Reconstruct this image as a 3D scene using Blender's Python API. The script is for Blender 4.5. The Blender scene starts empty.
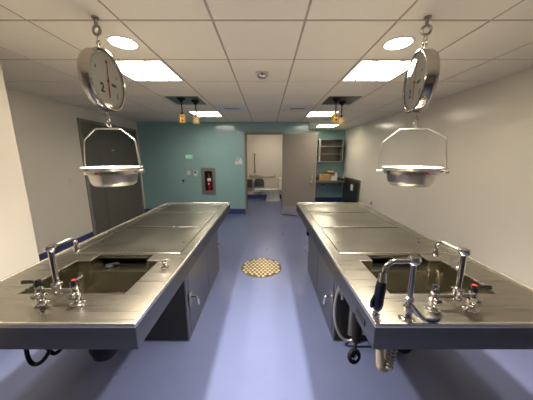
import bpy, bmesh, math, random
from mathutils import Vector, Matrix
random.seed(7)
PI = math.pi
scn = bpy.context.scene
C = scn.collection

# ------------------------------------------------------------------ materials
def nt(name):
    m = bpy.data.materials.new(name); m.use_nodes = True
    t = m.node_tree; b = t.nodes['Principled BSDF']
    return m, t, b
def pset(b, **k):
    for a, v in k.items():
        a = {'base': 'Base Color', 'metal': 'Metallic', 'rough': 'Roughness', 'spec': 'Specular IOR Level',
             'coat': 'Coat Weight', 'coatr': 'Coat Roughness', 'trans': 'Transmission Weight', 'ior': 'IOR',
             'aniso': 'Anisotropic', 'anr': 'Anisotropic Rotation'}[a]
        b.inputs[a].default_value = v
def c4(c): return (c[0], c[1], c[2], 1)
def noisy(name, base, var=.06, scale=8, rough=.5, metal=0, bump=0, bscale=60, stretch=(1, 1, 1), rvar=0, **kw):
    m, t, b = nt(name)
    tc = t.nodes.new('ShaderNodeTexCoord'); mp = t.nodes.new('ShaderNodeMapping')
    mp.inputs['Scale'].default_value = stretch
    t.links.new(tc.outputs['Object'], mp.inputs['Vector'])
    n = t.nodes.new('ShaderNodeTexNoise'); n.inputs['Scale'].default_value = scale; n.inputs['Detail'].default_value = 5
    t.links.new(mp.outputs[0], n.inputs['Vector'])
    r = t.nodes.new('ShaderNodeMix'); r.data_type = 'RGBA'
    r.inputs['A'].default_value = c4([max(0, x * (1 - var)) for x in base])
    r.inputs['B'].default_value = c4([min(1, x * (1 + var)) for x in base])
    t.links.new(n.outputs['Fac'], r.inputs['Factor']); t.links.new(r.outputs['Result'], b.inputs['Base Color'])
    pset(b, rough=rough, metal=metal, **kw)
    if rvar:
        mr = t.nodes.new('ShaderNodeMapRange'); mr.inputs['To Min'].default_value = rough - rvar; mr.inputs['To Max'].default_value = rough + rvar
        t.links.new(n.outputs['Fac'], mr.inputs['Value']); t.links.new(mr.outputs[0], b.inputs['Roughness'])
    if bump:
        n2 = t.nodes.new('ShaderNodeTexNoise'); n2.inputs['Scale'].default_value = bscale; n2.inputs['Detail'].default_value = 3
        t.links.new(mp.outputs[0], n2.inputs['Vector'])
        bp = t.nodes.new('ShaderNodeBump'); bp.inputs['Strength'].default_value = bump; bp.inputs['Distance'].default_value = .01
        t.links.new(n2.outputs['Fac'], bp.inputs['Height']); t.links.new(bp.outputs[0], b.inputs['Normal'])
    return m
def emis(name, col, s):
    m, t, b = nt(name); pset(b, base=c4(col), rough=.5)
    b.inputs['Emission Color'].default_value = c4(col); b.inputs['Emission Strength'].default_value = s
    return m

M = {}
M['wall'] = noisy('off_white_epoxy_paint', (.80, .74, .64), .02, 2, .18, bump=.05, bscale=5, spec=.5)
M['teal'] = noisy('teal_epoxy_paint', (.28, .46, .475), .03, 2, .17, bump=.05, bscale=4, spec=.6)
M['tile'] = noisy('ceiling_tile', (.90, .825, .69), .03, 40, .95, bump=.15, bscale=250)
M['grid'] = noisy('ceiling_grid_paint', (.45, .37, .31), .03, 5, .6)
M['floor'] = noisy('blue_epoxy_floor', (.112, .134, .258), .07, 5, .30, bump=.12, bscale=180, rvar=.06, spec=.42)
M['cove'] = noisy('dark_blue_cove_base', (.045, .06, .20), .08, 12, .35)
M['steel'] = noisy('brushed_steel', (.345, .322, .275), .09, 3.5, .29, 1, stretch=(.6, 22, 1), rvar=.07)
M['edge'] = noisy('bright_steel_and_lit_edge', (.80, .77, .70), .02, 5, .24, 1)  # brighter than the deck steel; the plate lips' highlight is in its colour
M['rim'] = noisy('dark_steel_and_fascia_shade', (.18, .175, .168), .05, 6, .38, 1, stretch=(1, 1, 12), rvar=.04)  # fascia is deck steel; its dark reflections are put into this colour
M['panel'] = noisy('pedestal_steel', (.27, .265, .26), .06, 4, .34, 1, bump=.02, bscale=3, rvar=.05)
M['steelc'] = noisy('stainless_cabinet_steel', (.40, .375, .33), .06, 4, .40, .9)
M['basin'] = noisy('basin_steel', (.34, .315, .255), .08, 7, .22, 1, bump=.02, bscale=6)
M['dark'] = noisy('dark_steel_and_shade', (.03, .03, .032), .1, 20, .5, .3)
M['chrome'] = noisy('chrome', (.66, .645, .62), .01, 5, .10, 1)
M['chrome_shade'] = noisy('shaded_chrome', (.16, .155, .16), .02, 5, .18, 1)  # chrome with the dark shade on the tap levers put into its colour
M['scalem'] = noisy('polished_scale_steel', (.52, .485, .43), .02, 5, .12, 1, bump=.03, bscale=6)
M['pan'] = noisy('pan_steel', (.60, .57, .53), .03, 8, .3, 1)
M['enamel'] = noisy('white_rim_enamel', (.85, .84, .80), .02, 10, .2)
M['dial'] = noisy('dial_white', (.72, .71, .66), .02, 5, .35, coat=.6, coatr=.05)
M['ink'] = noisy('black_ink', (.02, .02, .02), .02, 5, .5)
M['red'] = noisy('red_paint', (.45, .02, .015), .05, 8, .3)
M['darkred'] = noisy('dark_red_paint', (.30, .015, .02), .05, 8, .25)
M['rubber'] = noisy('black_rubber', (.012, .012, .013), .1, 20, .6, spec=.15)
M['bluegrip'] = noisy('navy_grip_plastic', (.008, .013, .034), .1, 20, .25)
M['yellow'] = noisy('yellow_plastic', (.85, .56, .02), .04, 20, .4)
M['doorp'] = noisy('taupe_door_paint', (.27, .24, .20), .03, 3, .4)
M['frame'] = noisy('taupe_frame_paint', (.24, .205, .165), .03, 3, .38)
M['ddoor'] = noisy('dark_olive_grey_door', (.135, .128, .105), .05, 3, .42)
M['dframe'] = noisy('grey_door_frame', (.25, .235, .20), .05, 3, .42)
M['white'] = noisy('white_plastic', (.72, .71, .68), .02, 8, .35)
M['porc'] = noisy('porcelain', (.75, .73, .68), .01, 8, .1, spec=.6)
M['bath'] = noisy('bathroom_wall_paint', (.58, .52, .45), .02, 3, .5)
M['brass'] = noisy('bronze_drain', (.17, .125, .065), .1, 20, .38, .7)
M['stud'] = noisy('worn_drain_stud', (.56, .47, .31), .08, 30, .38, .5)
M['pvc'] = noisy('beige_pipe', (.55, .47, .34), .05, 12, .4)
M['hose'] = noisy('braided_hose', (.50, .48, .43), .15, 90, .35, .7)
M['tan'] = noisy('tan_cardboard', (.45, .27, .10), .1, 15, .7)
M['brownbox'] = noisy('brown_box', (.24, .12, .05), .1, 15, .7)
M['counter'] = noisy('steel_counter', (.34, .31, .27), .05, 8, .35, .9)
M['green'] = emis('green_lcd', (.08, .55, .28), .3)
LC = (1.0, .905, .755)
M['lamp'] = emis('troffer_lens', LC, 10)
M['lamp2'] = emis('downlight_lens', LC, 22)
M['lamp3'] = emis('added_bathroom_lamp_lens', LC, 42)
M['lampw'] = noisy('lamp_housing_white', (.75, .72, .66), .02, 10, .4)
m, t, b = nt('clear_cover_glass')          # thin sheet: clear, with a mirror sheen that grows at grazing angles
tr = t.nodes.new('ShaderNodeBsdfTransparent'); gl = t.nodes.new('ShaderNodeBsdfGlossy'); gl.inputs['Roughness'].default_value = .02
fr = t.nodes.new('ShaderNodeFresnel'); fr.inputs['IOR'].default_value = 1.5; ms = t.nodes.new('ShaderNodeMixShader')
t.links.new(fr.outputs[0], ms.inputs[0]); t.links.new(tr.outputs[0], ms.inputs[1]); t.links.new(gl.outputs[0], ms.inputs[2])
t.links.new(ms.outputs[0], t.nodes['Material Output'].inputs['Surface']); M['glass'] = m

# perforated steel: small dark holes in rows, gently wavy sheet
m, t, b = nt('perforated_steel')
tc = t.nodes.new('ShaderNodeTexCoord')
vo = t.nodes.new('ShaderNodeTexVoronoi'); vo.voronoi_dimensions = '2D'; vo.inputs['Scale'].default_value = 48; vo.inputs['Randomness'].default_value = 0
rot = t.nodes.new('ShaderNodeMapping'); rot.inputs['Rotation'].default_value = (0, 0, PI / 4)
t.links.new(tc.outputs['Object'], rot.inputs['Vector']); t.links.new(rot.outputs[0], vo.inputs['Vector'])
lt = t.nodes.new('ShaderNodeMath'); lt.operation = 'LESS_THAN'; lt.inputs[1].default_value = .24
t.links.new(vo.outputs['Distance'], lt.inputs[0])
mx = t.nodes.new('ShaderNodeMix'); mx.data_type = 'RGBA'
mx.inputs['A'].default_value = (.36, .345, .295, 1); mx.inputs['B'].default_value = (.17, .16, .135, 1)
t.links.new(lt.outputs[0], mx.inputs['Factor']); t.links.new(mx.outputs['Result'], b.inputs['Base Color'])
n = t.nodes.new('ShaderNodeTexNoise'); n.inputs['Scale'].default_value = 2.2; n.inputs['Detail'].default_value = 1
t.links.new(tc.outputs['Object'], n.inputs['Vector'])
bp = t.nodes.new('ShaderNodeBump'); bp.inputs['Strength'].default_value = .6; bp.inputs['Distance'].default_value = .05
t.links.new(n.outputs['Fac'], bp.inputs['Height']); t.links.new(bp.outputs[0], b.inputs['Normal'])
pset(b, metal=1, rough=.30); M['perf'] = m
# dotted grille in the drain shelf mouth, black painting in the deep opening's shade
m, t, b = nt('dotted_shade_grille')
tc = t.nodes.new('ShaderNodeTexCoord'); mp = t.nodes.new('ShaderNodeMapping'); mp.inputs['Rotation'].default_value = (PI / 2, 0, 0)
vo = t.nodes.new('ShaderNodeTexVoronoi'); vo.voronoi_dimensions = '3D'; vo.inputs['Scale'].default_value = 42; vo.inputs['Randomness'].default_value = .15
t.links.new(tc.outputs['Object'], mp.inputs['Vector']); t.links.new(mp.outputs[0], vo.inputs['Vector'])
lt = t.nodes.new('ShaderNodeMath'); lt.operation = 'LESS_THAN'; lt.inputs[1].default_value = .09
t.links.new(vo.outputs['Distance'], lt.inputs[0])
mx = t.nodes.new('ShaderNodeMix'); mx.data_type = 'RGBA'
mx.inputs['A'].default_value = (.008, .008, .009, 1); mx.inputs['B'].default_value = (.22, .22, .23, 1)
t.links.new(lt.outputs[0], mx.inputs['Factor']); t.links.new(mx.outputs['Result'], b.inputs['Base Color'])
pset(b, rough=.5, spec=.12); M['grille'] = m

# ------------------------------------------------------------------ geometry helpers
def B(): return bmesh.new()
def box(bm, x0, x1, y0, y1, z0, z1):
    v = [bm.verts.new((x, y, z)) for z in (z0, z1) for y in (y0, y1) for x in (x0, x1)]
    for f in ((0, 2, 3, 1), (4, 5, 7, 6), (0, 1, 5, 4), (2, 6, 7, 3), (0, 4, 6, 2), (1, 3, 7, 5)):
        bm.faces.new([v[i] for i in f])
    return bm
def obox(bm, c, s, mat):
    n0 = len(bm.verts); box(bm, -s[0]/2, s[0]/2, -s[1]/2, s[1]/2, -s[2]/2, s[2]/2)
    bm.verts.ensure_lookup_table()
    for v in bm.verts[n0:]: v.co = Vector(c) + mat @ v.co
    return bm
def frame_of(d):
    d = d.normalized(); u = d.cross(Vector((0, 0, 1)))
    if u.length < 1e-3: u = Vector((1, 0, 0))
    u.normalize(); return u, d.cross(u).normalized()
def tube(bm, pts, r, seg=12, caps=True):
    pts = [Vector(p) for p in pts]; rings = []
    rr = r if isinstance(r, (list, tuple)) else [r] * len(pts)
    u = None
    for i, p in enumerate(pts):
        d = (pts[min(i + 1, len(pts) - 1)] - pts[max(i - 1, 0)])
        if d.length < 1e-6: d = pts[i] - pts[i - 1] if i else pts[1] - pts[0]
        d.normalize()
        if u is None: u, w = frame_of(d)
        else:
            u = (u - d * u.dot(d)); u.normalize(); w = d.cross(u)
        w = d.cross(u)
        rings.append([bm.verts.new(p + rr[i] * (math.cos(2*PI*k/seg) * u + math.sin(2*PI*k/seg) * w)) for k in range(seg)])
    for a, b_ in zip(rings, rings[1:]):
        for k in range(seg):
            bm.faces.new((a[k], a[(k+1) % seg], b_[(k+1) % seg], b_[k]))
    if caps:
        bm.faces.new(rings[0][::-1]); bm.faces.new(rings[-1])
    return bm
def cyl(bm, a, b_, r, r2=None, seg=20): return tube(bm, [a, b_], [r, r if r2 is None else r2], seg)
def lathe(bm, c, axis, prof, seg=32):
    """prof: (radius, height along axis)"""
    a = Vector(axis).normalized(); u, w = frame_of(a); c = Vector(c); rings = []
    for (r, h) in prof:
        if r < 1e-5: rings.append([bm.verts.new(c + a * h)])
        else: rings.append([bm.verts.new(c + a * h + r * (math.cos(2*PI*k/seg) * u + math.sin(2*PI*k/seg) * w)) for k in range(seg)])
    for p, q in zip(rings, rings[1:]):
        for k in range(seg):
            k2 = (k + 1) % seg
            if len(p) == 1 and len(q) == 1: continue
            if len(p) == 1: bm.faces.new((p[0], q[k2], q[k]))
            elif len(q) == 1: bm.faces.new((p[k], p[k2], q[0]))
            else: bm.faces.new((p[k], p[k2], q[k2], q[k]))
    return bm
def arc(p0, p1, p2, n=8):
    """quadratic curve p0-p1-p2"""
    p0, p1, p2 = map(Vector, (p0, p1, p2))
    return [(1-t)**2*p0 + 2*t*(1-t)*p1 + t*t*p2 for t in [i/n for i in range(n+1)]]
def round_path(pts, rad, n=5):
    pts = [Vector(p) for p in pts]; out = [pts[0]]
    for i in range(1, len(pts) - 1):
        a = (pts[i-1] - pts[i]); b_ = (pts[i+1] - pts[i])
        r = min(rad, a.length * .49, b_.length * .49)
        out += arc(pts[i] + a.normalized()*r, pts[i], pts[i] + b_.normalized()*r, n)
    out.append(pts[-1]); return out
def smooth_path(pts, n=8):
    P_ = [Vector(p) for p in pts]; P_ = [2*P_[0]-P_[1]] + P_ + [2*P_[-1]-P_[-2]]; out = []
    for i in range(1, len(P_) - 2):
        for k in range(n):
            t = k / n; a, b_, c, d = P_[i-1:i+3]
            out.append(.5*((2*b_) + (c-a)*t + (2*a-5*b_+4*c-d)*t*t + (3*b_-a-3*c+d)*t**3))
    out.append(P_[-2]); return out
def torus(bm, c, axis, R, r, seg=24, s2=8, sx=1):
    a = Vector(axis).normalized(); u, w = frame_of(a); c = Vector(c)
    rings = []
    for i in range(seg):
        th = 2*PI*i/seg; d = math.cos(th)*u*sx + math.sin(th)*w; ctr = c + R*d; dn = d.normalized()
        rings.append([bm.verts.new(ctr + r*(math.cos(2*PI*k/s2)*dn + math.sin(2*PI*k/s2)*a)) for k in range(s2)])
    for i in range(seg):
        p, q = rings[i], rings[(i+1) % seg]
        for k in range(s2): bm.faces.new((p[k], q[k], q[(k+1) % s2], p[(k+1) % s2]))
    return bm
def cells(bm, xs, ys, solid, z0, z1):
    """a slab with rectangular openings: only true outside faces are made"""
    vs = {}
    def V(i, j, z):
        k = (i, j, z)
        if k not in vs: vs[k] = bm.verts.new((xs[i], ys[j], z))
        return vs[k]
    nx, ny = len(xs) - 1, len(ys) - 1
    S = lambda i, j: 0 <= i < nx and 0 <= j < ny and solid(i, j)
    for i in range(nx):
        for j in range(ny):
            if not S(i, j): continue
            bm.faces.new((V(i, j, z1), V(i+1, j, z1), V(i+1, j+1, z1), V(i, j+1, z1)))
            bm.faces.new((V(i, j, z0), V(i, j+1, z0), V(i+1, j+1, z0), V(i+1, j, z0)))
            if not S(i-1, j): bm.faces.new((V(i, j, z0), V(i, j, z1), V(i, j+1, z1), V(i, j+1, z0)))
            if not S(i+1, j): bm.faces.new((V(i+1, j, z0), V(i+1, j+1, z0), V(i+1, j+1, z1), V(i+1, j, z1)))
            if not S(i, j-1): bm.faces.new((V(i, j, z0), V(i+1, j, z0), V(i+1, j, z1), V(i, j, z1)))
            if not S(i, j+1): bm.faces.new((V(i, j+1, z0), V(i, j+1, z1), V(i+1, j+1, z1), V(i+1, j+1, z0)))
    return bm

def obj(name, bm, mat, parent=None, bev=0, smooth=False, seg=2, kind=None, label=None, face=None):
    me = bpy.data.meshes.new(name)
    bmesh.ops.recalc_face_normals(bm, faces=bm.faces)
    if face is not None:
        bm.normal_update()
        for f in bm.faces:
            if f.normal.dot(face) < 0: f.normal_flip()
    o = bpy.data.objects.new(name, me); C.objects.link(o)
    off = Vector((0, 0, 0)); p = parent
    while p is not None: off = off + p.location; p = p.parent
    if parent is None:   # origin at the base centre
        xs = [v.co for v in bm.verts]
        lo = Vector([min(v[i] for v in xs) for i in range(3)]); hi = Vector([max(v[i] for v in xs) for i in range(3)])
        off = Vector(((lo.x+hi.x)/2, (lo.y+hi.y)/2, lo.z)); o.location = off
    for v in bm.verts: v.co -= off
    bm.to_mesh(me); bm.free()
    me.materials.append(M[mat] if isinstance(mat, str) else mat)
    if smooth:
        for f in me.polygons: f.use_smooth = True
        e = o.modifiers.new('Edge', 'EDGE_SPLIT'); e.split_angle = math.radians(38)
    if bev:
        b_ = o.modifiers.new('Bevel', 'BEVEL'); b_.width = bev; b_.segments = seg; b_.limit_method = 'ANGLE'; b_.angle_limit = math.radians(40)
    if parent: o.parent = parent
    if kind: o['kind'] = kind
    if label: o['label'] = label
    return o
def struct(name, bm, mat, bev=0, parent=None): return obj(name, bm, mat, parent, bev, kind='structure')
def tag(o, label, cat, group=None):
    o['label'] = label; o['category'] = cat
    if group: o['group'] = group
    return o
def thing(name, loc, label, cat, group=None):
    o = bpy.data.objects.new(name, None); C.objects.link(o); o.location = loc; o.empty_display_size = .1
    return tag(o, label, cat, group)
def textmesh(name, body, size, mtx, mat, parent, ext=.0006):
    cu = bpy.data.curves.new(name, 'FONT'); cu.body = body; cu.size = size; cu.align_x = 'CENTER'; cu.align_y = 'CENTER'; cu.extrude = ext; cu.offset = size*.03
    tmp = bpy.data.objects.new(name, cu); C.objects.link(tmp)
    bpy.context.view_layer.update()
    me = bpy.data.meshes.new_from_object(tmp); bpy.data.objects.remove(tmp)
    bm = B(); bm.from_mesh(me)
    for v in bm.verts: v.co = mtx @ v.co
    return obj(name, bm, mat, parent)

# ------------------------------------------------------------------ the room
XL, XR, YB, YA, ZC = -3.35, 2.65, 6.2, 8.0, 2.44
Y0 = -4.4
struct('floor', box(B(), XL-.1, XR+.1, Y0-.1, 8.75, -.06, 0), 'floor')
# suspended ceiling: tegular tiles in a 0.61 grid, openings where lamps sit
DX, DY = .605, .62
x0g, y0g = -.352 - 6*DX, 2.31 - 11*DY
lamp_cells = [(-1.562, 2.31), (.858, 2.31), (-1.562, 4.79), (.858, 4.79), (1.463, 6.65)]
bm = B(); bg = B()
nxt, nyt = 13, 22
for i in range(nxt):
    for j in range(nyt):
        a, c = x0g + i*DX, y0g + j*DY
        if a + DX < XL or a > XR or c > 8.7: continue
        if any(abs(a-lx) < .05 and abs(c-ly) < .05 for lx, ly in lamp_cells): continue
        g = .008
        xa, xb, ya, yb = max(a+g, XL), min(a+DX-g, XR), c+g, min(c+DY-g, 8.74)
        if xb - xa < .03 or yb - ya < .03: continue
        box(bm, xa, xb, ya, yb, ZC, ZC+.02)
struct('ceiling', bm, 'tile', bev=.003)
for i in range(nxt+1):
    a = x0g + i*DX
    if XL < a < XR: box(bg, a-.012, a+.012, Y0, 8.74, ZC+.004, ZC+.03)
for j in range(nyt+1):
    c = y0g + j*DY
    if Y0 < c < 8.7: box(bg, XL, XR, c-.012, c+.012, ZC+.005, ZC+.031)
struct('trim_1', bg, 'grid')                                    # the ceiling grid
struct('trim_2', box(B(), XL-.1, XR+.1, Y0-.1, 8.9, ZC+.1, ZC+.14), 'lampw')  # slab over the tiles
# walls
struct('wall_right', box(B(), XR, XR+.1, Y0, YA+.1, 0, ZC+.1), 'wall')
struct('wall_left', cells(B(), [0, 1, 2], [0, 1], lambda i, j: False, 0, 1) if False else box(B(), XL-.1, XL, 2.15, YB, 0, ZC+.1), 'wall')
struct('wall_left_near', box(B(), XL-.1, -2.265, Y0, 2.15, 0, ZC+.1), 'wall', bev=.01)
struct('wall_behind', box(B(), -2.3, XR, Y0-.1, Y0, 0, ZC+.1), 'wall')
# back wall in teal, with the bathroom doorway (x -.53 .. .43, z to 2.14)
bm = B()
DXa, DXb, DZ = -.53, .425, 2.14
FX0, FX1, FZ0, FZ1 = -1.715, -1.40, .60, 1.235            # recess of the extinguisher cabinet
xs = [XL, FX0, FX1, DXa, DXb, 1.09]; zs = [0, FZ0, FZ1, DZ, ZC+.1]
for i in range(5):
    for k in range(4):
        if i == 3 and k < 3: continue
        if i == 1 and k == 1:
            box(bm, xs[i], xs[i+1], YB+.10, YB+.13, zs[k], zs[k+1]); continue
        box(bm, xs[i], xs[i+1], YB, YB+.13, zs[k], zs[k+1])
bmesh.ops.remove_doubles(bm, verts=bm.verts, dist=1e-5)
struct('wall_back', bm, 'teal')
struct('wall_alcove_side', box(B(), .96, 1.09, YB+.13, YA, 0, ZC+.1), 'teal')
struct('wall_alcove_back', box(B(), .96, XR, YA, YA+.1, 0, ZC+.1), 'teal')
struct('wall_bathroom_back', box(B(), -1.2, .96, 8.6, 8.7, 0, ZC+.1), 'bath')
struct('wall_bathroom_left', box(B(), -1.3, -1.2, YB+.13, 8.7, 0, ZC+.1), 'bath')
struct('wall_bathroom_right', box(B(), .94, .96, YB+.13, 8.6, 0, ZC+.1), 'bath')
# coved blue base
BH = .15
def cove(name, x0, x1, y0, y1):
    struct(name, box(B(), x0, x1, y0, y1, 0, BH), 'cove', bev=.004)
cove('baseboard_left', XL, XL+.012, 2.15, 4.24)
cove('baseboard_left_near', -2.265, -2.253, Y0, 2.15)
cove('baseboard_left_corner', XL, XL+.012, 6.12, YB)
cove('baseboard_back', XL, DXa-.05, YB-.012, YB)
cove('baseboard_back_right', DXb+.05, 1.102, YB-.012, YB)
cove('baseboard_right', XR-.012, XR, Y0, YA)
cove('baseboard_alcove', 1.09, XR-.012, YA-.012, YA)
cove('baseboard_bathroom', -1.2, .94, 8.588, 8.6)

# bathroom doorway frame and its open leaf
bm = B()
for (a, c) in ((DXa-.05, DXa), (DXb, DXb+.05)): box(bm, a, c, YB-.02, YB+.15, 0, DZ+.05)
box(bm, DXa, DXb, YB-.02, YB+.15, DZ, DZ+.05)
struct('door_1', bm, 'frame', bev=.004)
hx, hy = DXb+.01, YB-.03
leaf = thing('door', (hx, hy, 0), 'open taupe-painted door leaf with steel kick plate and lever handle', 'door')
ang = math.atan2(5.80 - hy, 1.235 - hx); LW = .90
LM = Matrix.Rotation(ang, 4, 'Z'); LM.translation = Vector((hx, hy, 0))
def inleaf(bm):
    for v in bm.verts: v.co = LM @ v.co
    return bm
obj('door_panel', inleaf(box(B(), .012, LW, -.045, 0, .012, DZ-.01)), 'doorp', leaf, bev=.003)
obj('kick_plate', inleaf(box(B(), .03, LW-.02, -.048, -.045, .02, .27)), 'edge', leaf, label='brushed steel kick plate')
h = obj('door_handle', inleaf(box(B(), LW-.115, LW-.06, -.055, -.045, .86, 1.08)), 'edge', leaf, bev=.004, label='chrome escutcheon plate')
bm = tube(B(), round_path([(LW-.09, -.05, .93), (LW-.09, -.10, .93), (LW-.21, -.10, .93)], .02), .010)
obj('lever', inleaf(bm), 'chrome', h, smooth=True)
bm = B()
for z in (.25, 1.07, 1.9): cyl(bm, (0, -.022, z-.05), (0, -.022, z+.05), .009)
obj('hinge', inleaf(bm), 'steelc', leaf, smooth=True)

# double door on the left wall
bm = B(); D0, D1, DH = 4.30, 6.06, 2.19
box(bm, XL-.02, XL+.02, D0-.05, D0, 0, DH+.05); box(bm, XL-.02, XL+.02, D1, D1+.05, 0, DH+.05); box(bm, XL-.02, XL+.02, D0, D1, DH, DH+.05)
struct('door_2', bm, 'dframe', bev=.003)
for k, (a, c, lab) in enumerate(((D0+.006, 4.712, 'narrow dark grey door leaf left of the wide leaf on left wall'), (4.72, D1-.006, 'wide dark grey door leaf beside teal wall, behind left scale pan'))):
    d = thing('door', (XL+.008, (a+c)/2, 0), lab, 'door')
    obj('door_panel', box(B(), XL, XL+.014, a, c, .01, DH-.006), 'ddoor', d, bev=.002)
    hp = obj('push_plate', box(B(), XL+.014, XL+.017, (c-.10 if k == 0 else a+.05), (c-.05 if k == 0 else a+.10), .95, 1.1), 'steelc', d)
    bm = B()
    for z in (.3, 1.1, 1.9): cyl(bm, (XL+.016, a if k == 0 else c, z-.05), (XL+.016, a if k == 0 else c, z+.05), .007)
    obj('hinge', bm, 'steelc', d, smooth=True)
    if k == 1:
        obj('door_sign', box(B(), XL+.014, XL+.017, 5.06, 5.16, 1.68, 1.72), 'steelc', d, label='small pale plate high on the leaf')

# ------------------------------------------------------------------ lamps
def troffer(lx, ly, lab, mat='lamp', part='diffuser', w=.6, power=True):
    t = thing('ceiling_light', (lx+DX/2, ly+DY/2, ZC), lab, 'ceiling light', 'square recessed ceiling lights')
    x0, x1, y0, y1 = lx+.012, lx+DX-.012, ly+.012, ly+DY-.012
    f = cells(B(), [x0, x0+.018, x1-.018, x1], [y0, y0+.018, y1-.018, y1], lambda i, j: not (i == 1 and j == 1), ZC-.002, ZC+.06)
    obj('frame', f, 'lampw', t)
    bw = (x1-x0-.036)
    # three lens strips separated by ribs
    a = x0+.018; cut = [a, a+bw*.27, a+bw*.73, a+bw]
    for q in range(3):
        bm = B(); e = .004
        n = 10; c0, c1 = cut[q]+e, cut[q+1]-e
        for s in range(n):
            u0, u1 = s/n, (s+1)/n
            zz = lambda u: ZC + .035 - (.018*math.sin(PI*u) if q == 1 else .0)
            vs = [bm.verts.new(p) for p in ((c0+(c1-c0)*u0, y0+.018, zz(u0)), (c0+(c1-c0)*u1, y0+.018, zz(u1)), (c0+(c1-c0)*u1, y1-.018, zz(u1)), (c0+(c1-c0)*u0, y1-.018, zz(u0)))]
            bm.faces.new(vs)
        bmesh.ops.remove_doubles(bm, verts=bm.verts, dist=1e-5)
        obj('diffuser', bm, mat, t, smooth=True)
    bm = B()
    for q in (1, 2): box(bm, cut[q]-.011, cut[q]+.011, y0+.018, y1-.018, ZC+.0, ZC+.05)
    obj('rib', bm, 'lampw', t)
    obj('housing', box(B(), x0, x1, y0, y1, ZC+.062, ZC+.09), 'lampw', t)
    return t
tl = ['square ceiling light beside the left hanging scale dial', 'square ceiling light beside the right hanging scale dial',
      'square ceiling light by teal wall behind the left yellow cord outlets', 'square ceiling light by teal wall behind the right yellow cord outlets',
      'farthest square ceiling light, in front of the alcove cabinet']
for (lx, ly), lab in zip(lamp_cells, tl): troffer(lx, ly, lab, 'lamp')
def spot(name, loc, e, ang_deg, blend=.35, rad=.09, rot=(0, 0, 0), col=LC):
    l = bpy.data.lights.new(name, 'SPOT'); l.energy = e; l.spot_size = math.radians(ang_deg); l.spot_blend = blend; l.shadow_soft_size = rad; l.color = col
    o = bpy.data.objects.new(name, l); C.objects.link(o); o.location = loc; o.rotation_euler = rot; return o
def downlight(x, y, lab, e):
    t = thing('downlight', (x, y, ZC), lab, 'ceiling light', 'round ceiling downlights')
    bm = lathe(B(), (x, y, ZC), (0, 0, -1), [(.117, 0), (.117, .004), (.109, .006), (.098, .003), (.094, -.0), (.094, .0)], 40)
    obj('trim_ring', bm, 'lampw', t, smooth=True)
    bm = lathe(B(), (x, y, ZC-.0015), (0, 0, -1), [(.095, 0), (.07, .001), (0, .002)], 40)
    obj('lens', bm, 'lamp2', t, smooth=True)
    spot('downlight_lamp', (x, y, ZC-.02), e, 118, .9, .05)
EM = 35
downlight(-1.12, 1.995, 'round ceiling downlight right of the left scale hook', EM)
downlight(1.035, 2.005, 'round ceiling downlight left of the right scale hook', EM)
downlight(-.735, 1.22, 'round downlight above the near end of left table', 195)
downlight(.655, 1.22, 'round downlight above the near end of right table', 195)

# bathroom lamp (added on its ceiling, unseen, to brighten the room)
t = thing('ceiling_light', (.1, 7.4, ZC), 'added unseen ceiling light that brightens the bathroom', 'ceiling light')
obj('base_ring', lathe(B(), (.1, 7.4, ZC), (0, 0, -1), [(.17, 0), (.17, .03), (.15, .035), (.15, .03)]), 'lampw', t, smooth=True)
obj('diffuser', lathe(B(), (.1, 7.4, ZC), (0, 0, -1), [(.15, .03), (.12, .06), (.06, .075), (0, .08)]), 'lamp3', t, smooth=True)

# ------------------------------------------------------------------ ceiling fittings
t = thing('ceiling_sensor', (-.045, 2.64, ZC), 'pale ceiling sensor with dark dome lens at centre of the ceiling', 'sensor')
obj('base', box(B(), -.115, .025, 2.60, 2.71, ZC-.02, ZC), 'lampw', t, bev=.006)
obj('dome', lathe(B(), (-.045, 2.645, ZC-.018), (0, 0, -1), [(.055, 0), (.05, .022), (.033, .037), (0, .042)], 24), 'chrome', t, smooth=True, label='dark shiny dome lens')
tag(obj('sprinkler_cover', lathe(B(), (.46, 3.42, ZC), (0, 0, -1), [(.045, 0), (.045, .004), (0, .007)], 24), 'tile', smooth=True), 'small flat round sprinkler cover on ceiling near the right cord hatch', 'sprinkler')
for cx, lab in ((-.65, 'left slotted air vent in ceiling near the teal wall'), (.56, 'right slotted air vent in ceiling near the teal wall')):
    t = thing('ceiling_vent', (cx, 4.47, ZC), lab, 'vent', 'slotted ceiling vents')
    obj('frame', box(B(), cx-.27, cx+.27, 4.20, 4.76, ZC-.004, ZC), 'lampw', t, bev=.002)
    for q in range(4): obj('slot', box(B(), cx-.13, cx+.15, 4.43+q*.03, 4.448+q*.03, ZC-.006, ZC-.004), 'steelc', t)

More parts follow.
